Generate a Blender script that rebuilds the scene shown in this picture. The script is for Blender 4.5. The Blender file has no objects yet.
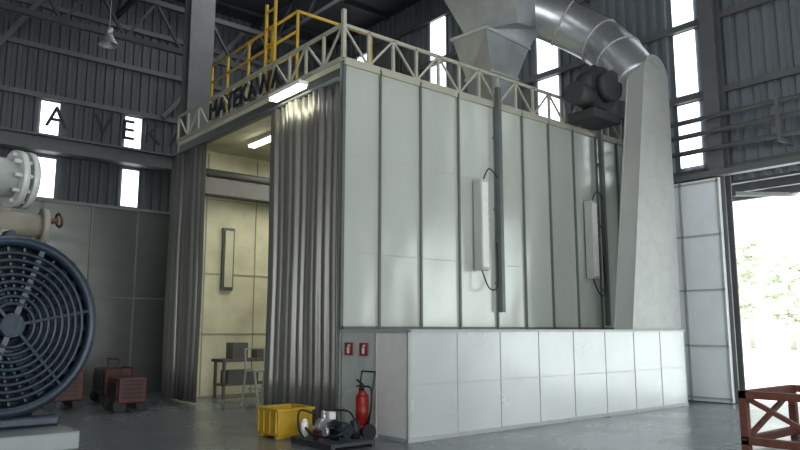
import bpy, bmesh, math, random
from mathutils import Vector, Matrix
random.seed(3)
R=math.radians
def lin(c):
    return tuple(((v/255)/12.92 if v/255<=.04045 else ((v/255+.055)/1.055)**2.4) for v in c)+(1,)
# ---------------------------------------------------------------- materials
def mat(name,col,rough=.5,metal=0,var=0,scale=3,bump=0,bscale=20,emit=None,estr=0,spec=.5,trans=0,stretch=None,dark=.6,bdist=.05):
    m=bpy.data.materials.new(name); m.use_nodes=True
    nt=m.node_tree; b=nt.nodes['Principled BSDF']
    c=lin(col); b.inputs['Base Color'].default_value=c
    b.inputs['Roughness'].default_value=rough; b.inputs['Metallic'].default_value=metal
    b.inputs['Specular IOR Level'].default_value=spec
    tc=nt.nodes.new('ShaderNodeTexCoord')
    mp=nt.nodes.new('ShaderNodeMapping')
    if stretch: mp.inputs['Scale'].default_value=stretch
    nt.links.new(tc.outputs['Object'],mp.inputs['Vector'])
    if var>0:
        n=nt.nodes.new('ShaderNodeTexNoise'); n.inputs['Scale'].default_value=scale; n.inputs['Detail'].default_value=6
        r=nt.nodes.new('ShaderNodeMix'); r.data_type='RGBA'
        d=tuple(v*dark for v in c[:3])+(1,)
        r.inputs[6].default_value=c; r.inputs[7].default_value=d
        ra=nt.nodes.new('ShaderNodeMapRange'); ra.inputs[1].default_value=.4; ra.inputs[2].default_value=.75
        ra.inputs[4].default_value=var
        nt.links.new(mp.outputs[0],n.inputs['Vector']); nt.links.new(n.outputs['Fac'],ra.inputs[0])
        nt.links.new(ra.outputs[0],r.inputs[0]); nt.links.new(r.outputs[2],b.inputs['Base Color'])
        rr=nt.nodes.new('ShaderNodeMapRange'); rr.inputs[3].default_value=rough; rr.inputs[4].default_value=min(1,rough+.25*var)
        nt.links.new(n.outputs['Fac'],rr.inputs[0]); nt.links.new(rr.outputs[0],b.inputs['Roughness'])
    if bump>0:
        n2=nt.nodes.new('ShaderNodeTexNoise'); n2.inputs['Scale'].default_value=bscale; n2.inputs['Detail'].default_value=1
        bp=nt.nodes.new('ShaderNodeBump'); bp.inputs['Strength'].default_value=bump; bp.inputs['Distance'].default_value=bdist
        nt.links.new(mp.outputs[0],n2.inputs['Vector']); nt.links.new(n2.outputs['Fac'],bp.inputs['Height'])
        nt.links.new(bp.outputs[0],b.inputs['Normal'])
    if emit:
        b.inputs['Emission Color'].default_value=lin(emit); b.inputs['Emission Strength'].default_value=estr
    if trans: b.inputs['Transmission Weight'].default_value=trans
    return m
M={}
M['booth']=mat('booth_white_panel',(194,200,190),.17,.25,.45,.7,.5,1.0,stretch=(1,1,.6),dark=.7,bdist=.14,spec=.8)
M['base']=mat('base_white_panel',(198,206,202),.22,.2,.35,1.0,.3,.9,dark=.76,bdist=.1,spec=.8)
M['rib']=mat('rib_grey_steel',(104,110,108),.4,.4,.3,5)
M['cream']=mat('cream_truss_paint',(164,164,148),.45,0,.3,6)
M['curtain']=mat('strip_curtain_metal',(138,138,132),.28,.55,.4,1.5,.3,2,stretch=(1,1,.25))
M['inner']=mat('booth_inner_yellowed',(214,212,184),.5,0,.8,1.2,.05,6,dark=.6)
M['galv']=mat('galvanised_steel',(190,194,196),.28,.7,.5,2.5,.15,3)
M['partition']=mat('partition_galvanised',(122,126,124),.18,.7,.5,1.2,.3,1.2,stretch=(.6,1,1.6))
M['corr']=mat('corrugated_wall_steel',(88,92,94),.5,.2,.5,1.5,stretch=(1,1,.3))
M['corrR']=mat('corrugated_end_steel',(112,120,124),.5,.2,.5,1.5,stretch=(1,1,.3))
M['roof']=mat('roof_steel',(60,62,64),.6,.2,.3,1)
M['steel']=mat('structural_steel',(104,106,106),.5,.3,.4,3)
M['steeld']=mat('structural_steel_dark',(60,62,64),.55,.2,.4,3)
M['floor']=mat('concrete_floor',(98,106,110),.17,0,.9,.6,.05,12,dark=.5,spec=1)
M['yard']=mat('yard_concrete',(235,234,230),.8,0,.3,1)
M['yellow']=mat('safety_yellow',(190,154,40),.45,0,.3,8)
M['red']=mat('safety_red',(140,28,24),.35,0,.3,8)
M['redd']=mat('machine_red',(78,38,34),.45,0,.5,5)
M['rust']=mat('red_oxide_steel',(104,60,48),.65,.1,.8,9,.1,25)
M['blue']=mat('motor_blue',(24,38,50),.38,.2,.5,6,.05,30)
M['blued']=mat('motor_blue_dark',(12,18,24),.5,.2,.3,6)
M['black']=mat('black_rubber',(22,22,24),.5,0,.3,9)
M['white']=mat('white_plastic',(225,226,222),.4,0,.2,6)
M['lgrey']=mat('light_grey_paint',(172,176,172),.4,.1,.3,5)
M['bed']=mat('bed_grey_green_paint',(112,120,116),.4,.1,.4,5)
M['beige']=mat('beige_machine_paint',(130,126,112),.5,0,.5,7)
M['glaze']=mat('translucent_daylight_sheet',(235,240,245),.5,0,emit=(240,247,255),estr=2.8,var=.1)
M['tube']=mat('fluorescent_tube',(255,250,220),.5,emit=(255,250,225),estr=9,var=.05)
M['letter']=mat('letter_dark_navy',(26,30,40),.5,0,.2,5)
M['door']=mat('door_leaf_grey',(226,232,234),.4,0,.4,2,dark=.78)
M['duct']=mat('duct_light_grey',(178,180,176),.3,.25,.4,1.3,.2,1.5,dark=.75)
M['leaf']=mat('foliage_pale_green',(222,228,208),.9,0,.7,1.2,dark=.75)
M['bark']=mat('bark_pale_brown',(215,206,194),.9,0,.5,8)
# ---------------------------------------------------------------- builders
def empty(name,loc=(0,0,0)):
    e=bpy.data.objects.new(name,None); e.location=loc; e.empty_display_size=.2
    bpy.context.collection.objects.link(e); return e
class P:
    def __init__(s): s.bm=bmesh.new()
    def box(s,x0,x1,y0,y1,z0,z1):
        v=[s.bm.verts.new(p) for p in [(x0,y0,z0),(x1,y0,z0),(x1,y1,z0),(x0,y1,z0),(x0,y0,z1),(x1,y0,z1),(x1,y1,z1),(x0,y1,z1)]]
        for f in [(0,3,2,1),(4,5,6,7),(0,1,5,4),(1,2,6,5),(2,3,7,6),(3,0,4,7)]: s.bm.faces.new([v[i] for i in f])
        return s
    def bar(s,a,b,w=.05,h=None):
        a=Vector(a);b=Vector(b);h=h or w; d=(b-a).normalized()
        up=Vector((0,0,1)) if abs(d.z)<.9 else Vector((0,1,0))
        r=d.cross(up).normalized(); u=r.cross(d).normalized()
        q=[]
        for p in (a,b):
            q.append([s.bm.verts.new(p+r*sx*w/2+u*sy*h/2) for sx,sy in((-1,-1),(1,-1),(1,1),(-1,1))])
        for i in range(4): s.bm.faces.new([q[0][i],q[0][(i+1)%4],q[1][(i+1)%4],q[1][i]])
        s.bm.faces.new(q[0][::-1]); s.bm.faces.new(q[1]); return s
    def cyl(s,a,b,r,r2=None,n=24,cap=True):
        a=Vector(a);b=Vector(b);r2=r if r2 is None else r2; d=(b-a).normalized()
        up=Vector((0,0,1)) if abs(d.z)<.9 else Vector((0,1,0))
        x=d.cross(up).normalized(); y=d.cross(x).normalized()
        A=[s.bm.verts.new(a+(x*math.cos(t)+y*math.sin(t))*r) for t in [2*math.pi*i/n for i in range(n)]]
        B=[s.bm.verts.new(b+(x*math.cos(t)+y*math.sin(t))*r2) for t in [2*math.pi*i/n for i in range(n)]]
        for i in range(n):
            f=s.bm.faces.new([A[i],A[(i+1)%n],B[(i+1)%n],B[i]]); f.smooth=n>8
        if cap: s.bm.faces.new(A[::-1]); s.bm.faces.new(B)
        return s
    def path(s,pts,r,n=12,sub=6):
        pts=[Vector(p) for p in pts]
        out=[]
        for i in range(len(pts)-1):
            p0=pts[max(i-1,0)];p1=pts[i];p2=pts[i+1];p3=pts[min(i+2,len(pts)-1)]
            for k in range(sub):
                t=k/sub
                out.append(.5*((2*p1)+(p2-p0)*t+(2*p0-5*p1+4*p2-p3)*t*t+(3*p1-p0-3*p2+p3)*t**3))
        out.append(pts[-1]); rings=[]; ref=Vector((0.01,0.02,1))
        for i,p in enumerate(out):
            d=(out[min(i+1,len(out)-1)]-out[max(i-1,0)]).normalized()
            if i==0:
                x=d.cross(ref if abs(d.z)<.9 else Vector((0,1,0))).normalized()
            else: x=(x-d*x.dot(d)).normalized()
            y=d.cross(x)
            rings.append([s.bm.verts.new(p+(x*math.cos(2*math.pi*k/n)+y*math.sin(2*math.pi*k/n))*r) for k in range(n)])
        for a,b in zip(rings,rings[1:]):
            for k in range(n):
                f=s.bm.faces.new([a[k],a[(k+1)%n],b[(k+1)%n],b[k]]); f.smooth=True
        s.bm.faces.new(rings[0][::-1]); s.bm.faces.new(rings[-1]); return s
    def loft(s,secs):
        q=[[s.bm.verts.new(p) for p in sec] for sec in secs]; n=len(q[0])
        for a,b in zip(q,q[1:]):
            for k in range(n): s.bm.faces.new([a[k],a[(k+1)%n],b[(k+1)%n],b[k]])
        s.bm.faces.new(q[0][::-1]); s.bm.faces.new(q[-1]); return s
    def ring(s,c,axis,R0,r,n=40,m=8):
        c=Vector(c);d=Vector(axis).normalized();x=d.cross(Vector((0,0,1))).normalized();y=d.cross(x)
        rs=[]
        for i in range(n):
            t=2*math.pi*i/n; o=x*math.cos(t)+y*math.sin(t)
            rs.append([s.bm.verts.new(c+o*(R0+r*math.cos(2*math.pi*k/m))+d*r*math.sin(2*math.pi*k/m)) for k in range(m)])
        for i in range(n):
            a=rs[i];b=rs[(i+1)%n]
            for k in range(m):
                f=s.bm.faces.new([a[k],a[(k+1)%m],b[(k+1)%m],b[k]]); f.smooth=True
        return s
    def end(s,name,m,parent=None,bevel=0):
        bmesh.ops.recalc_face_normals(s.bm,faces=s.bm.faces)
        me=bpy.data.meshes.new(name); s.bm.to_mesh(me); s.bm.free()
        o=bpy.data.objects.new(name,me); bpy.context.collection.objects.link(o)
        me.materials.append(M[m])
        if parent: o.parent=parent; o.matrix_parent_inverse=Matrix.Translation(-Vector(parent.location))
        if bevel:
            b=o.modifiers.new('bev','BEVEL'); b.width=bevel; b.segments=2; b.limit_method='ANGLE'
        return o
def corrug(name,axis,const,u0,u1,z0,z1,m,parent=None,pitch=.3,dep=.06):
    bm=bmesh.new(); us=[];u=u0;
    while u<u1-1e-6:
        for du,dd in((0,0),(.4,0),(.5,1),(.9,1)):
            uu=u+du*pitch
            if uu<u1: us.append((uu,dd*dep))
        u+=pitch
    us.append((u1,0)); pr=None
    for uu,dd in us:
        if axis=='X': a,b=(const+dd,uu,z0),(const+dd,uu,z1)
        else: a,b=(uu,const+dd,z0),(uu,const+dd,z1)
        v=(bm.verts.new(a),bm.verts.new(b))
        if pr: bm.faces.new([pr[0],v[0],v[1],pr[1]])
        pr=v
    me=bpy.data.meshes.new(name); bm.to_mesh(me); bm.free()
    o=bpy.data.objects.new(name,me); bpy.context.collection.objects.link(o); me.materials.append(M[m])
    if parent: o.parent=parent
    return o
def text(name,body,size,loc,rot,m,parent,ext=.02):
    cu=bpy.data.curves.new(name,'FONT'); cu.body=body; cu.size=size; cu.extrude=ext
    o=bpy.data.objects.new(name,cu); o.location=loc; o.rotation_euler=rot
    bpy.context.collection.objects.link(o); cu.materials.append(M[m])
    if parent: o.parent=parent; o.matrix_parent_inverse=Matrix.Translation(-Vector(parent.location))
    return o
# ---------------------------------------------------------------- hall shell
XW=16.3; YN=24.; H=13.6
P().box(-10,16.6,-8,24.3,-.2,0).end('floor','floor')
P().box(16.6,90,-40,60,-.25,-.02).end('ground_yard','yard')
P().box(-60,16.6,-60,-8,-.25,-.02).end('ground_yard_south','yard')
w=empty('wall_east')
corrug('wall_panel_north','X',XW,7.6,24,0,H,'corrR',w)
corrug('wall_panel_above_door','X',XW,0,7.6,5.05,H,'corrR',w)
corrug('wall_panel_south','X',XW,-8,0,0,H,'corrR',w)
corrug('wall_north','Y',YN,-10,XW,0,H,'corr')
w=empty('wall_west'); corrug('wall_sheet','X',-10,-8,24,0,H,'corr',w)
w=empty('wall_south')  # unseen wall; its wide opening is made up for the south fill lamp
corrug('wall_panel_left','Y',-8,-10,-6,0,H,'corr',w)
corrug('wall_panel_right','Y',-8,10,XW,0,H,'corr',w)
corrug('wall_panel_over','Y',-8,-6,10,6,H,'corr',w)
# roof
P().box(-10,16.6,-8.2,24.3,H,H+.1).end('ceiling','roof')
t=empty('roof_truss_set')
p=P()
for x in (1.5,7.3,12.5):
    p.bar((x,-8,12.3),(x,24,12.3),.14); p.bar((x,-8,13.4),(x,24,13.4),.14)
    y=-8
    while y<24:
        p.bar((x,y,12.3),(x,y+1,13.4),.08); p.bar((x,y+1,13.4),(x,y+2,12.3),.08); y+=2
for y in range(-7,24,3): p.bar((-10,y,13.5),(16.2,y,13.5),.12)
p.end('truss_members','steeld',t)
# girts and columns
g=empty('wall_girts_east'); p=P()
for z in (5.35,7.25,9.1,10.95,12.6): p.box(XW-.14,XW-.02,(0 if z>5 else 7.6),24,z-.08,z+.08)
p.end('girt_rails','steel',g)
g=empty('wall_girts_north'); p=P()
for z in (5.5,7.2,9.0,10.6,12.0): p.box(-10,16,YN-.14,YN-.02,z-.08,z+.08)
p.end('girt_rails','steel',g)
def col(name,x,y,z1,w=.5,d=.35,m='steel',along='X'):
    c=empty(name,(x,y,0)); p=P()
    if along=='X':
        p.box(x-w/2,x+w/2,y-d/2,y-d/2+.04,0,z1); p.box(x-w/2,x+w/2,y+d/2-.04,y+d/2,0,z1); p.box(x-.03,x+.03,y-d/2+.04,y+d/2-.04,0,z1)
    else:
        p.box(x-d/2,x-d/2+.04,y-w/2,y+w/2,0,z1); p.box(x+d/2-.04,x+d/2,y-w/2,y+w/2,0,z1); p.box(x-d/2+.04,x+d/2-.04,y-.03,y+.03,0,z1)
    p.end('i_section',m,c); return c
col('steel_column',8.35,19.4,12.2,.75,.5)
col('steel_column',1.8,22.7,12.2,.6,.5)
col('steel_column',15.85,14.6,12.2,.45,.5,along='Y')
col('steel_column',15.85,19.4,12.2,.45,.5,along='Y')
col('steel_column',15.98,7.5,13.,.35,.35,along='Y')
# crane runway beams
c=empty('crane_runway_beam'); p=P(); p.box(-10,15.6,23.1,23.5,7.05,7.12); p.box(-10,15.6,23.28,23.33,7.12,7.5); p.box(-10,15.6,23.1,23.5,7.5,7.57)
p.end('beam',('steel'),c)
c=empty('lattice_girder'); p=P()
p.bar((-9.5,21,10.4),(15.5,21,10.4),.16); p.bar((-9.5,21,11.8),(15.5,21,11.8),.16)
x=-9.5
while x<13.8:
    p.bar((x,21,10.4),(x+.9,21,11.8),.08); p.bar((x+.9,21,11.8),(x+1.8,21,10.4),.08); x+=1.8
p.end('girder','steeld',c)
c=empty('wall_brace'); p=P(); p.bar((2.3,23.7,7.8),(5.2,23.7,12.6),.16); p.bar((9.,23.7,9),(12,23.7,13),.16); p.end('brace','steel',c)
# windows (translucent sheets)
k=1
for y,hw in ((3.9,.3),(8.3,.27),(12.55,.36),(17.3,.36),(21.7,.36)):
    for z0,z1 in ((5.55,7.12),(7.38,8.98),(9.22,10.82),(11.1,12.5)):
        p=P(); p.box(XW-.05,XW-.01,y-hw,y+hw,z0,z1); o=p.end('window_%d'%k,'glaze'); k+=1
for x in (2.75,5.45,8.1,12.2):
    for z0,z1 in ((5.75,7.0),(7.62,8.85)):
        p=P(); p.box(x-.27,x+.27,YN-.05,YN-.01,z0,z1); p.end('window_%d'%k,'glaze'); k+=1
e=empty('wall_lettering',(4.6,23.0,7.9)); text('letters','A   V E K A W A',.95,(5.1,23.0,7.8),(R(90),0,0),'letter',e,.03)
# pipes along east wall
c=empty('pipe_run'); p=P()
for z,x in ((6.15,15.7),(5.75,15.7),(6.5,15.7)): p.cyl((x,-7,z),(x,14.2,z),.06,n=12)
for y in list(range(-6,7,3))+[9.5,12]: p.box(15.6,16.28,y-.04,y+.04,5.6,5.68); p.box(15.6,15.64,y-.04,y+.04,5.68,6.6)
p.end('pipes','steel',c)
# sliding door leaf & frame
d=empty('door_1'); p=P(); p.box(15.68,15.78,7.4,11.2,.02,5.05); p.end('leaf','door',d)
p=P()
for y in (7.4,8.3,9.2,10.1): p.box(15.65,15.68,y-.0,y+.05,.02,5.05)
for z in (.1,1.25,2.5,3.75,4.98): p.box(15.65,15.68,7.4,11.2,z-.02,z+.02)
p.end('leaf_frame','lgrey',d)
p=P(); p.box(15.62,15.84,-.1,12,5.08,5.22); p.end('door_track','steel',d)
p=P(); p.box(16.22,16.45,7.5,7.6,0,5.05); p.box(16.22,16.45,-.15,0,0,5.05); p.end('jambs','steel',d)
# canopy outside
c=empty('door_canopy'); p=P()
p.box(16.4,20.2,-2,9,5.35,5.42)
for x in (17.2,18.4,19.6): p.box(x-.06,x+.06,-2,9,5.15,5.35)
for y in (-1,1.8,4.6,7.4): p.bar((16.4,y,4.75),(20.1,y,5.2),.1)
p.end('canopy_frame','steel',c)
# distant trees
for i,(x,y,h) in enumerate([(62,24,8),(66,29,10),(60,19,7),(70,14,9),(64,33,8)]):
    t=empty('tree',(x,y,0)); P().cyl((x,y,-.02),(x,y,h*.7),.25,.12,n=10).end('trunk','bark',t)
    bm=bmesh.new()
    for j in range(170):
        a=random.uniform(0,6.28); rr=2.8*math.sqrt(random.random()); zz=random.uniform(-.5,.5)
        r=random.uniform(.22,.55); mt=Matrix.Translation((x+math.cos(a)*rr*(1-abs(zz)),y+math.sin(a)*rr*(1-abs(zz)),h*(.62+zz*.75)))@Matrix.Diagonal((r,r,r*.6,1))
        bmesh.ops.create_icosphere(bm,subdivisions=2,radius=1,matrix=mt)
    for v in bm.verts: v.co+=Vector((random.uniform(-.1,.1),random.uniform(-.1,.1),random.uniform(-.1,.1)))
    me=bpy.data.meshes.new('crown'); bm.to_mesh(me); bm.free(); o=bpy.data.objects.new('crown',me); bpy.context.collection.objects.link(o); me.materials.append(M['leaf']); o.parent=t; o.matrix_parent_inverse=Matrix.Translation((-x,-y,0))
# partition left
pt=empty('metal_partition'); P().box(-9.9,8.0,18.5,18.58,0,4.75).end('sheets','partition',pt)
p=P()
x=-9.6
while x<7.9: p.box(x-.02,x+.02,18.47,18.5,0,4.75); x+=1.15
p.box(-9.9,8,18.45,18.5,4.69,4.77); p.box(-9.9,8,18.48,18.5,2.4,2.43)
p.end('frame','steel',pt)
# ---------------------------------------------------------------- paint booth
B=empty('paint_booth',(6.8,9.64,0)); X0,X1,Y0,Y1,Z1=6.8,15.4,9.64,16.8,6.26
P().box(X0,X1,Y0,Y0+.1,0,Z1).end('side_panels','booth',B)
P().box(X1-.1,X1,Y0+.1,Y1-.1,0,Z1-.1).end('rear_panels','inner',B)
P().box(X0,X1,Y1-.1,Y1,0,Z1).end('far_side_panels','inner',B)
P().box(X0+.1,X1-.1,Y0+.1,Y0+.13,0,Z1-.1).end('inner_lining','inner',B)
P().box(X0,X1,Y0+.1,Y1-.1,Z1-.1,Z1).end('roof_panels','inner',B)
p=P()
ribs=[7.6,8.57,9.57,10.62,11.5,12.4,13.3,14.2,15.1]
for x in ribs: p.box(x-.02,x+.02,Y0-.05,Y0,1.6,Z1)
p.box(X0-.02,X0+.04,Y0-.03,Y0,1.6,Z1)
p.box(X0,X1,Y0-.03,Y0,1.6,1.66)
p.end('panel_ribs','rib',B)
p=P()
for x in ribs: p.box(x-.035,x+.035,Y0-.01,Y0-.0,1.6,Z1)
p.box(X0,X1,Y0-.05,Y0,Z1-.08,Z1)
for z in (2.9,4.6): p.box(X0,X1,Y0-.004,Y0,z,z+.01)
p.end('rib_flanges','cream',B)
p=P(); 
for x in (10.66,14.3): p.box(x-.045,x+.045,Y0-.16,Y0-.06,(1.95 if x<12 else 1.7),Z1+.35); 
for x in (10.66,14.3):
    for z in (2.5,4.,5.5): p.box(x-.08,x+.08,Y0-.06,Y0,z,z+.06)
p.end('service_posts','rib',B)
for x,z0,z1 in ((10.05,2.75,4.55),(13.72,2.75,4.55)):
    p=P(); p.box(x-.11,x+.11,Y0-.26,Y0-.05,z0,z1); p.end('lamp_box','lgrey',B,.015)
    p=P(); p.box(x-.08,x+.08,Y0-.27,Y0-.26,z0+.06,z1-.06)
    for i in range(11): p.box(x-.1,x+.1,Y0-.28,Y0-.27,z0+.1+i*.16,z0+.11+i*.16)
    p.end('lamp_box_diffuser','white',B)
    P().path([(x+.1,Y0-.12,z1),(x+.2,Y0-.2,z1+.25),(x+.45,Y0-.2,z1+.1)],.014,8).path([(x,Y0-.15,z0),(x+.1,Y0-.25,z0-.35),(x+.4,Y0-.2,z0-.25),(x+.5,Y0-.1,z0+.6)],.014,8).end('cable','black',B)
# front: frame, curtains
p=P(); p.box(X0,X0+.12,Y0+.13,Y1-.1,Z1-.32,Z1-.1); p.box(X0,X0+.12,Y0+.13,Y0+.2,0,Z1-.32); p.box(X0,X0+.12,Y1-.25,Y1-.1,0,Z1-.32); p.end('front_frame','rib',B)
def curtain(name,y0,y1,z1,x=X0+.0):
    bm=bmesh.new(); n=int((y1-y0)/.03); pr=None
    ph=0
    for i in range(n+1):
        y=y0+(y1-y0)*i/n; ph+=.03*random.uniform(.7,1.3)
        dx=.03*math.sin(2*math.pi*ph/.2)+.03*math.sin(2*math.pi*ph/.85)
        v=[bm.verts.new((x+dx+.012*math.sin(k*.9+y*2)+random.uniform(-.003,.003),y,.03+(z1-.03)*k/8)) for k in range(9)]
        if pr:
            for k in range(8): bm.faces.new([pr[k],v[k],v[k+1],pr[k+1]]).smooth=True
        pr=v
    me=bpy.data.meshes.new(name); bm.to_mesh(me); bm.free(); o=bpy.data.objects.new(name,me); bpy.context.collection.objects.link(o); me.materials.append(M['curtain'])
    o.parent=B; o.matrix_parent_inverse=Matrix.Translation(-Vector(B.location))
    s=o.modifiers.new('s','SOLIDIFY'); s.thickness=.006
curtain('folding_curtain_near',Y0+.0,11.87,5.86,X0-.1)
curtain('folding_curtain_far',14.9,Y1+.05,5.86,X0-.1)
p=P(); p.cyl((X0-.1,Y0,5.9),(X0-.1,Y1,5.9),.04,n=12); p.end('curtain_track','rib',B)
# lattice guardrail
p=P(); zb,zt=6.3,6.93
def lattice(a,b,n):
    a=Vector(a);b=Vector(b)
    p.bar(a+Vector((0,0,zb)),b+Vector((0,0,zb)),.06,.08); p.bar(a+Vector((0,0,zt)),b+Vector((0,0,zt)),.05,.06)
    for i in range(n+1):
        q=a.lerp(b,i/n); p.bar(q+Vector((0,0,zb)),q+Vector((0,0,zt)),.05)
        if i<n:
            r=a.lerp(b,(i+1)/n)
            if i%2: p.bar(q+Vector((0,0,zb)),r+Vector((0,0,zt)),.035)
            else: p.bar(q+Vector((0,0,zt)),r+Vector((0,0,zb)),.035)
lattice((X0,Y0+.03,0),(X0,Y1,0),12); lattice((X0,Y0+.03,0),(X1,Y0+.03,0),15)
p.bar((X0,Y0,zb),(X0,Y0,7.2),.07)
p.end('lattice_guardrail','cream',B)
text('sign_letters','MAYEKAWA',.58,(X0-.06,14.9,6.38),(R(90),0,R(-90)),'letter',B)
for (x,y) in ((6.5,11.0),):
    P().box(x-.1,x+.1,y-.55,y+.55,5.98,6.05).end('lamp_tray','white',B); P().box(x-.08,x+.08,y-.53,y+.53,5.93,5.98).end('lamp_tube','tube',B)
    P().bar((x,y-.4,6.05),(X0,y-.4,6.3),.025).bar((x,y+.4,6.05),(X0,y+.4,6.3),.025).end('lamp_bracket','rib',B)
for (x,y) in ((8.0,14.6),(10.4,14.6),(12.8,14.6),(10.4,11.5)):
    P().box(x-.1,x+.1,y-.6,y+.6,6.06,6.16).end('lamp_tray','white',B); P().box(x-.08,x+.08,y-.58,y+.58,6.01,6.06).end('lamp_tube','tube',B)
# inner wall details
p=P(); x=8.2; p.box(x-.16,x+.16,16.62,16.7,2.6,4.2); p.end('inner_vent_frame','rib',B)
p=P(); p.box(x-.11,x+.11,16.58,16.62,2.68,4.12); p.end('inner_vent_glass','inner',B)
p=P(); 
for xx in (7.6,9.0,10.2,11.4,12.6): p.box(xx-.012,xx+.012,16.68,16.7,0,6.1)
for z in (1.5,3.,4.9): p.box(7,15.2,16.68,16.7,z,z+.02)
p.end('inner_ribs','cream',B)
p=P(); p.box(7.1,13,16.2,16.6,4.95,5.35); p.cyl((7.1,16.3,5.5),(13,16.3,5.5),.1,n=14); p.box(7.0,15,12,12.2,5.6,5.9); p.end('inner_duct','steel',B)
# base plenum
P().box(X0,14.7,7.92,Y0-.06,0,1.6).end('base_plenum','base',B)
p=P()
for x in [X0+.02+i*.985 for i in range(9)]: p.box(x-.006,x+.006,7.912,7.92,0.03,1.6)
p.box(X0,14.7,7.9,7.92,0,.06); p.box(X0-.015,14.72,7.895,7.93,1.57,1.61); p.box(X0-.02,X0,7.9,Y0-.06,1.57,1.61)
p.box(X0-.02,X0+.03,7.895,7.92,0,1.6); p.box(X0-.02,X0,8.65,8.68,0,1.56)
p.box(X0,14.7,7.916,7.92,.8,.808)
p.end('base_trim','lgrey',B)
P().box(X0-.012,X0,7.95,8.65,.05,1.55).end('access_panel','white',B)
# yellow rail
y=empty('yellow_roof_railing',(7.6,12.4,6.26)); p=P()
for yy in (12.5,13.6,14.7,15.8,16.7): p.cyl((7.6,yy,6.26),(7.6,yy,8.45),.035,n=10)
for z in (7.5,8.0,8.45): p.cyl((7.6,12.5,z),(7.6,16.7,z),.03,n=10)
for yy in (13.3,13.7): p.cyl((7.5,yy,6.9),(7.5,yy,9.0),.04,n=10)
for z in (7.2,7.6,8.,8.4,8.8): p.cyl((7.5,13.3,z),(7.5,13.7,z),.025,n=8)
p.cyl((7.6,12.5,8.45),(9.6,12.5,8.45),.035,n=10); p.cyl((9.6,12.5,6.26),(9.6,12.5,8.45),.035,n=10)
p.end('rail_tubes','yellow',y)
# ---------------------------------------------------------------- exhaust duct
D=empty('exhaust_duct',(13.8,8.4,1.6))
def prof(y,g=0):
    pts=[(13.0-g,y,1.615),(14.9+g,y,1.615),(14.95+g,y,7.35)]
    for i in range(1,12):
        a=math.pi*i/12; pts.append((14.45+(.5+g)*math.cos(a),y,7.35+(.5+g)*math.sin(a)))
    pts.append((13.95-g,y,7.35)); return pts
P().loft([prof(8.1),prof(8.5)]).end('riser_casing','duct',D)
P().loft([prof(8.085,.02),prof(8.1,.02)]).loft([prof(8.5,.02),prof(8.52,.02)]).end('riser_flanges','lgrey',D)
EL=[(14.35,8.5,7.3),(14.4,9.0,8.05),(14.55,9.6,8.7),(14.15,10.4,9.35),(13.3,11.0,9.75),(12.9,11.2,9.85)]
ER=.58
P().path(EL,ER,24,6).end('round_elbow','galv',D)
p=P()
for i in range(1,5):
    d_=(Vector(EL[i+1])-Vector(EL[i-1])).normalized(); p.ring(EL[i],d_,ER,.03,28)
p.end('elbow_seams','lgrey',D)
p=P()
def sq(cx,cy,cz,a,b,rot=0,tz=0):
    o=[]
    for sx,sy in((-1,-1),(1,-1),(1,1),(-1,1)):
        X=sx*a/2;Y=sy*b/2; c,s_=math.cos(rot),math.sin(rot)
        o.append((cx+X*c-Y*s_,cy+X*s_+Y*c,cz+tz*sx))
    return o
p.loft([sq(12.1,11.0,6.27,.8,.8),sq(12.1,11.0,7.5,.85,.8),sq(12.1,11.0,8.4,1.7,1.0,.1),sq(12.8,11.2,9.0,1.5,1.4,.3,.2),sq(12.8,11.3,10.0,2.7,2.0,.3,.2),sq(12.5,11.6,11.2,2.1,1.9,.1),sq(12.5,11.6,13.5,2.0,1.9)])
p.end('square_transition','galv',D)
p=P()
for s_ in (sq(12.1,11.0,7.5,.95,.9),sq(12.1,11.0,8.4,1.78,1.08,.1),sq(12.8,11.3,10.0,2.8,2.1,.3,.2)):
    p.loft([s_,[(q[0],q[1],q[2]+.06) for q in s_]])
p.end('transition_flanges','lgrey',D)
p=P(); p.cyl((13.6,8.9,7.1),(13.6,9.35,7.1),.5,n=32); p.cyl((13.6,8.66,7.1),(13.6,8.9,7.1),.35,n=24); p.box(13.,14.05,8.8,9.5,6.3,6.5); p.box(13.3,14.1,8.95,9.3,7.1,7.6)
p.cyl((12.7,9.1,6.85),(13.2,9.1,6.85),.26,n=20); p.end('fan_housing','steeld',D)
# ---------------------------------------------------------------- fire signs & extinguisher
for yy in (9.36,8.96):
    s=empty('fire_sign',(6.78,yy,1.3)); P().box(6.765,6.78,yy-.1,yy+.1,1.2,1.4).end('plate','red',s)
    p=P(); p.box(6.76,6.765,yy-.03,yy+.03,1.23,1.33); p.box(6.76,6.765,yy-.05,yy+.01,1.34,1.37); p.end('pictogram','white',s)
ex,ey=6.5,8.62
E=empty('fire_extinguisher',(ex,ey,0))
p=P(); p.cyl((ex,ey,.2),(ex,ey,.62),.1,n=24); p.cyl((ex,ey,.62),(ex,ey,.71),.1,.04,n=24); p.cyl((ex,ey,.15),(ex,ey,.2),.09,.1,n=24); p.end('tank','red',E)
p=P(); p.cyl((ex,ey,.71),(ex,ey,.8),.03,n=12); p.bar((ex,ey,.8),(ex-.14,ey-.05,.87),.025); p.bar((ex,ey,.78),(ex-.14,ey-.05,.78),.025)
p.path([(ex,ey-.05,.77),(ex-.02,ey-.24,.74),(ex-.04,ey-.26,.45),(ex-.02,ey-.16,.25)],.016,8)
for s_ in (-.16,.16): p.path([(ex+.0,ey+s_,.12),(ex+.05,ey+s_,.6),(ex+.11,ey+s_,.98)],.013,8); p.cyl((ex,ey+s_-.025,.12),(ex,ey+s_+.025,.12),.12,n=20)
p.cyl((ex+.11,ey-.16,.98),(ex+.11,ey+.16,.98),.013,n=8); p.cyl((ex,ey-.16,.12),(ex,ey+.16,.12),.013,n=8); p.end('valve_hose_trolley','black',E)
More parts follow.
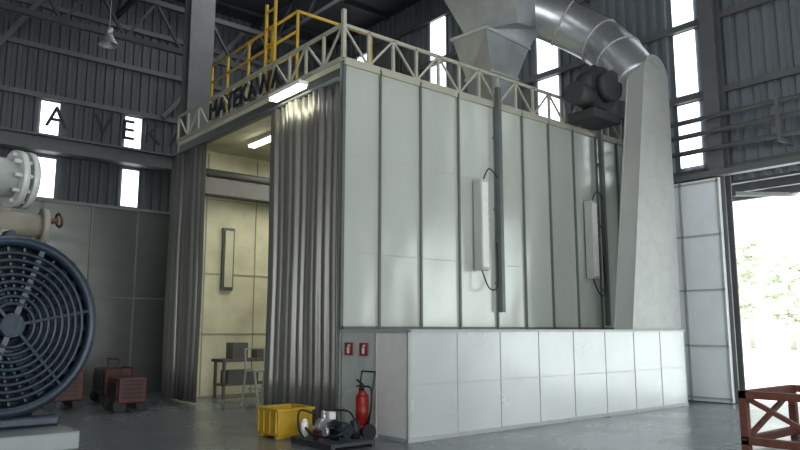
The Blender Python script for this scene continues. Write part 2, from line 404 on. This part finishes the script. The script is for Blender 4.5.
# pump skid
K=empty('pump_skid',(5.85,8.4,0)); S=.74
def T(x,y,z): return (5.85+(x-5.85)*S,8.5+(y-8.3)*S*1.25,z*S)
def TB(p,x0,x1,y0,y1,z0,z1): a=T(x0,y0,z0);b=T(x1,y1,z1); p.box(a[0],b[0],a[1],b[1],a[2],b[2])
p=P(); TB(p,5.4,6.4,7.75,8.85,.06,.12); TB(p,5.4,5.48,7.75,8.85,0,.06); TB(p,6.32,6.4,7.75,8.85,0,.06); p.end('skid_frame','steeld',K)
p=P(); p.cyl(T(5.85,7.85,.32),T(5.85,8.25,.32),.13*S,n=20)
for a in range(12):
    t=a*math.pi/6; p.bar(T(5.85+.13*math.cos(t),7.9,.32+.13*math.sin(t)),T(5.85+.13*math.cos(t),8.2,.32+.13*math.sin(t)),.018)
TB(p,5.75,5.95,7.95,8.2,.12,.22); p.end('motor','blue',K)
p=P(); p.cyl(T(5.85,8.25,.32),T(5.85,8.4,.32),.05*S,n=12); p.cyl(T(5.85,8.4,.32),T(5.85,8.55,.32),.16*S,n=20); p.cyl(T(5.85,8.48,.4),T(5.85,8.48,.62),.045*S,n=12); TB(p,5.75,5.95,8.4,8.55,.12,.25)
p.cyl(T(5.5,8.05,.3),T(5.56,8.05,.3),.06,n=16); p.end('pump','galv',K)
p=P(); p.cyl(T(6.2,8.05,.12),T(6.2,8.05,.45),.09*S,n=18); p.path([T(6.2,8.05,.45),T(6.15,8.2,.62),T(5.85,8.48,.62)],.016,8); p.path([T(5.6,8.7,.3),T(5.5,8.3,.2),T(5.6,7.85,.25),T(5.85,7.85,.36)],.018,8); p.path([T(5.9,8.75,.5),T(5.6,8.85,.6),T(5.45,8.7,.3),T(5.5,8.6,.12)],.014,8); p.end('hoses','black',K)
p=P(); p.cyl(T(5.6,8.72,.12),T(5.6,8.72,.4),.07*S,n=16); p.cyl(T(5.6,8.72,.4),T(5.6,8.72,.46),.07*S,.03*S,n=16); TB(p,5.95,6.1,8.45,8.68,.44,.58); p.end('reservoir','white',K)
p=P(); TB(p,5.5,5.6,8.2,8.35,.12,.3); p.cyl(T(6.2,8.3,.12),T(6.2,8.3,.36),.05*S,n=14); TB(p,6.05,6.2,8.5,8.75,.12,.36); p.end('valve_body','redd',K)
# yellow crate
K=empty('yellow_crate',(5.8,9.6,0)); p=P()
p.box(5.5,6.1,9.35,9.95,.04,.08); 
p.box(5.5,5.53,9.35,9.95,.08,.4); p.box(6.07,6.1,9.35,9.95,.08,.4); p.box(5.53,6.07,9.35,9.38,.08,.4); p.box(5.53,6.07,9.92,9.95,.08,.4)
p.box(5.47,5.53,9.32,9.98,.4,.44); p.box(6.07,6.13,9.32,9.98,.4,.44); p.box(5.53,6.07,9.32,9.38,.4,.44); p.box(5.53,6.07,9.92,9.98,.4,.44)
for q in (9.38,9.56,9.74,9.9): p.box(5.475,5.5,q,q+.03,.08,.4)
p.box(5.5,6.1,9.38,9.45,0,.04); p.box(5.5,6.1,9.85,9.92,0,.04)
p.end('crate_body','yellow',K,.006)
# red machines left
for (x,y,s) in ((5.1,14.6,.9),(4.2,15.9,1.1),(5.5,16.7,1.0)):
    K=empty('welding_machine',(x,y,0)); p=P(); p.box(x-.3*s,x+.3*s,y-.4*s,y+.4*s,.18,.75*s); p.end('casing','redd',K,.03)
    p=P(); p.box(x-.33*s,x-.3*s,y-.3*s,y+.3*s,.3,.65*s)
    for i in range(5): p.box(x-.2*s,x+.2*s,y-.41*s,y-.4*s,.28+i*.08,.31+i*.08)
    for a in (-.3,.3):
        p.cyl((x-.25*s,y+a*s-.04,.13),(x-.25*s,y+a*s+.04,.13),.13,n=16); p.cyl((x+.25*s,y+a*s-.04,.13),(x+.25*s,y+a*s+.04,.13),.13,n=16)
    p.bar((x,y-.35*s,.75*s),(x,y-.35*s,.95*s),.03); p.bar((x,y+.35*s,.75*s),(x,y+.35*s,.95*s),.03); p.bar((x,y-.35*s,.95*s),(x,y+.35*s,.95*s),.03)
    p.end('panel_and_wheels','black',K)
K=empty('work_bench',(8.6,15.9,0)); p=P(); p.box(7.6,9.6,15.5,16.1,.85,.92)
for x in (7.65,9.5):
    for y in (15.55,16.0): p.box(x,x+.06,y,y+.06,0,.85)
p.box(7.65,9.55,15.55,16.05,.3,.34); p.end('bench_frame','steel',K)
p=P(); p.box(7.9,8.3,15.6,15.95,.92,1.3); p.box(8.6,9.3,15.7,16.,.92,1.15); p.box(7.8,8.6,15.6,16.0,.34,.65); p.end('boxes','steel',K)
K=empty('step_stool',(7.6,13.7,0)); p=P(); p.box(7.35,7.85,13.5,13.9,.72,.76); p.box(7.25,7.95,13.45,13.55,.36,.4)
for x in (7.35,7.81):
    p.bar((x,13.5,.72),(x,13.3,0),.04); p.bar((x,13.88,.72),(x,14.05,0),.04); p.bar((x,13.88,.72),(x,13.95,1.2),.03)
p.bar((7.35,13.95,1.2),(7.81,13.95,1.2),.03); p.end('stool_frame','lgrey',K)
# ---------------------------------------------------------------- foreground motor
K=empty('industrial_compressor_motor',(1.0,5.6,0)); c=Vector((1.07,5.56,1.63))
va=math.atan2(-5.58,-1.04)+R(24); ax=Vector((math.cos(va),math.sin(va),0))
sd=Vector((0,0,1)).cross(ax).normalized(); up=Vector((0,0,1))
p=P(); p.cyl(c-ax*1.1,c-ax*.02,.5,n=48)
for i in range(44):
    t=2*math.pi*i/44; rad=(sd*math.cos(t)+up*math.sin(t)); tan=ax.cross(rad); o=rad*.53
    a=c+o-ax*1.05; b=c+o-ax*.12
    q=[[p.bm.verts.new(pp+rad*s1*.045+tan*s2*.008) for s1,s2 in((-1,-1),(1,-1),(1,1),(-1,1))] for pp in (a,b)]
    for j in range(4): p.bm.faces.new([q[0][j],q[0][(j+1)%4],q[1][(j+1)%4],q[1][j]])
    p.bm.faces.new(q[0][::-1]); p.bm.faces.new(q[1])
p.cyl(c-ax*.12,c+ax*.1,.62,.6,n=56,cap=False); p.cyl(c-ax*.2,c-ax*.12,.56,.62,n=56); p.ring(c+ax*.1,ax,.585,.04,56)
for i in range(8):
    t=2*math.pi*i/8; rad=(sd*math.cos(t)+up*math.sin(t)); p.cyl(c+rad*.64-ax*.08,c+rad*.64+ax*.02,.03,n=10)
p.end('frame_body','blue',K)
p=P(); p.cyl(c-ax*.02,c+ax*.0,.58,n=48); p.end('cowl_recess','blued',K)
p=P()
for i in range(8): p.ring(c+ax*.12,ax,.15+.05*i,.015,48,6)
for i in range(6):
    t=2*math.pi*i/6+.2; a=c+ax*.12+(sd*math.cos(t)+up*math.sin(t))*.08; b=c+ax*.11+(sd*math.cos(t)+up*math.sin(t))*.57; p.bar(a,b,.035,.02)
for i in range(30):
    t=2*math.pi*i/30; t2=t+.4
    p.bar(c+ax*.06+(sd*math.cos(t)+up*math.sin(t))*.15,c+ax*.06+(sd*math.cos(t2)+up*math.sin(t2))*.56,.014,.05)
p.cyl(c+ax*.08,c+ax*.14,.1,.08,n=24); p.end('fan_grille','blue',K)
p=P()
f0=c-ax*.35; 
p.box(f0.x-.35,f0.x+.35,f0.y-.2,f0.y+.6,1.0,1.35); p.box(f0.x-.5,f0.x+.5,f0.y-.32,f0.y+.75,.92,1.0)
p.end('foot','blue',K,.02)
p=P(); p.box(-.9,1.52,5.2,7.8,.8,.92); p.box(-.9,1.5,5.24,5.3,.45,.8); p.box(-.9,-.7,5.3,7.7,0,.8); p.box(1.3,1.5,5.3,7.7,0,.8); p.box(.3,.5,5.3,7.7,0,.8); p.end('bed_frame','bed',K,.01)
p=P(); 
p.cyl((-.6,5.95,2.83),(1.2,6.4,2.83),.16,n=32); p.cyl((1.2,6.4,2.83),(1.25,6.41,2.83),.24,n=32); p.cyl((1.28,6.42,2.83),(1.33,6.43,2.83),.24,n=32); p.cyl((-.4,6.0,.92),(-.4,6.0,2.8),.2,n=24)
for i in range(10):
    t=i*math.pi/5; p.cyl((1.18,6.39+.2*math.cos(t),2.83+.2*math.sin(t)),(1.36,6.43+.2*math.cos(t),2.83+.2*math.sin(t)),.018,n=8)
p.end('discharge_pipe','lgrey',K)
p=P(); p.cyl((.7,7.05,2.55),(1.6,7.1,2.55),.11,n=20); p.cyl((1.6,7.1,2.55),(1.65,7.1,2.55),.17,n=20); p.cyl((1.3,7.08,2.55),(1.3,7.08,2.78),.06,n=14); p.cyl((1.3,7.08,2.1),(1.3,7.08,2.55),.09,n=14); p.box(.5,1.1,6.9,7.3,.92,2.4); p.box(1.1,1.5,7.0,7.2,2.05,2.2); p.end('valve_block','beige',K)
p=P(); p.cyl((1.65,7.1,2.6),(1.75,7.1,2.62),.025,n=8); p.ring((1.76,7.1,2.62),(1,0.2,.2),.06,.013,20); p.end('hand_wheel','redd',K)
# ---------------------------------------------------------------- rusty frame right
K=empty('steel_rack_frame',(10.6,3.6,0)); p=P(); xa,xb,ya,yb,h=9.9,11.5,2.2,4.55,.78
for x in (xa,xb):
    for y in (ya,yb,(ya+yb)/2): p.box(x,x+.1,y-.05,y+.05,0,h)
for z in (.12,h-.05):
    for x in (xa+.05,xb+.05): p.bar((x,ya,z),(x,yb,z),.1)
    for y in (ya,yb,(ya+yb)/2): p.bar((xa,y,z),(xb+.1,y,z),.1)
for y0,y1 in((ya,(ya+yb)/2),((ya+yb)/2,yb)):
    p.bar((xa+.05,y0,.12),(xa+.05,y1,h-.08),.06); p.bar((xb+.05,y1,.12),(xb+.05,y0,h-.08),.06)
p.bar((xa,yb,.12),(xb+.05,yb,h-.08),.06); p.end('frame_tubes','rust',K)
# high bay lamps
for (x,y,z) in ((5.9,19.9,9.6),(9.6,15.2,10.6),(3,14,11)):
    K=empty('high_bay_lamp',(x,y,z)); p=P(); p.cyl((x,y,z),(x,y,z+.3),.28,.1,n=24,cap=False); p.cyl((x,y,z+.3),(x,y,z+.5),.1,n=16); p.cyl((x,y,z+.5),(x,y,13.5),.012,n=6); p.end('reflector','galv',K)
    P().cyl((x,y,z+.05),(x,y,z+.15),.06,n=12).end('bulb','white',K)
# ---------------------------------------------------------------- lights
def area(name,loc,rot,sx,sy,e,col=(1,1,1)):
    l=bpy.data.lights.new(name,'AREA'); l.shape='RECTANGLE'; l.size=sx; l.size_y=sy; l.energy=e; l.color=col
    o=bpy.data.objects.new(name,l); o.location=loc; o.rotation_euler=rot; bpy.context.collection.objects.link(o); return o
area('added_south_fill',(2,-7.7,3),(R(90),0,0),15,5.6,1150,(.96,.985,1))  # added fill lamp behind the camera, brightens the booth side wall
area('added_west_fill',(-9.7,4,3),(0,R(-90),0),5,7,520,(.96,.985,1))  # added fill lamp before the closed west wall, brightens curtains and door leaf
area('daylight_east_sky',(20.5,3.5,8.6),(0,R(60),0),6,8,6500,(.95,.985,1))
area('roof_skylight',(4.4,3,13.3),(0,0,0),3,12,600,(.93,.97,1))
area('roof_skylight_far',(10,16,13.3),(0,0,0),3,10,300,(.93,.97,1))
area('booth_ceiling_light',(10.5,13.6,5.95),(0,0,0),5,4,200,(1,.97,.85))
s=bpy.data.lights.new('sun','SUN'); s.energy=7; s.angle=.01; o=bpy.data.objects.new('sun',s); o.rotation_euler=(R(35),R(-25),0); bpy.context.collection.objects.link(o)
w=bpy.data.worlds.new('world'); bpy.context.scene.world=w; w.use_nodes=True
b=w.node_tree.nodes['Background']; b.inputs[0].default_value=(.9,.96,1,1); b.inputs[1].default_value=2.6
# ---------------------------------------------------------------- camera
cd=bpy.data.cameras.new('camera'); cam=bpy.data.objects.new('camera',cd); bpy.context.collection.objects.link(cam)
cd.sensor_width=36; cd.lens=705/800*36; cam.location=(0,0,1.6)
th=math.atan(105/705); fx,fy=math.cos(R(50)),math.sin(R(50))
cam.rotation_euler=Vector((fx*math.cos(th),fy*math.cos(th),math.sin(th))).to_track_quat('-Z','Y').to_euler()
cd.clip_end=300
bpy.context.scene.camera=cam
bpy.context.scene.view_settings.view_transform='Standard'
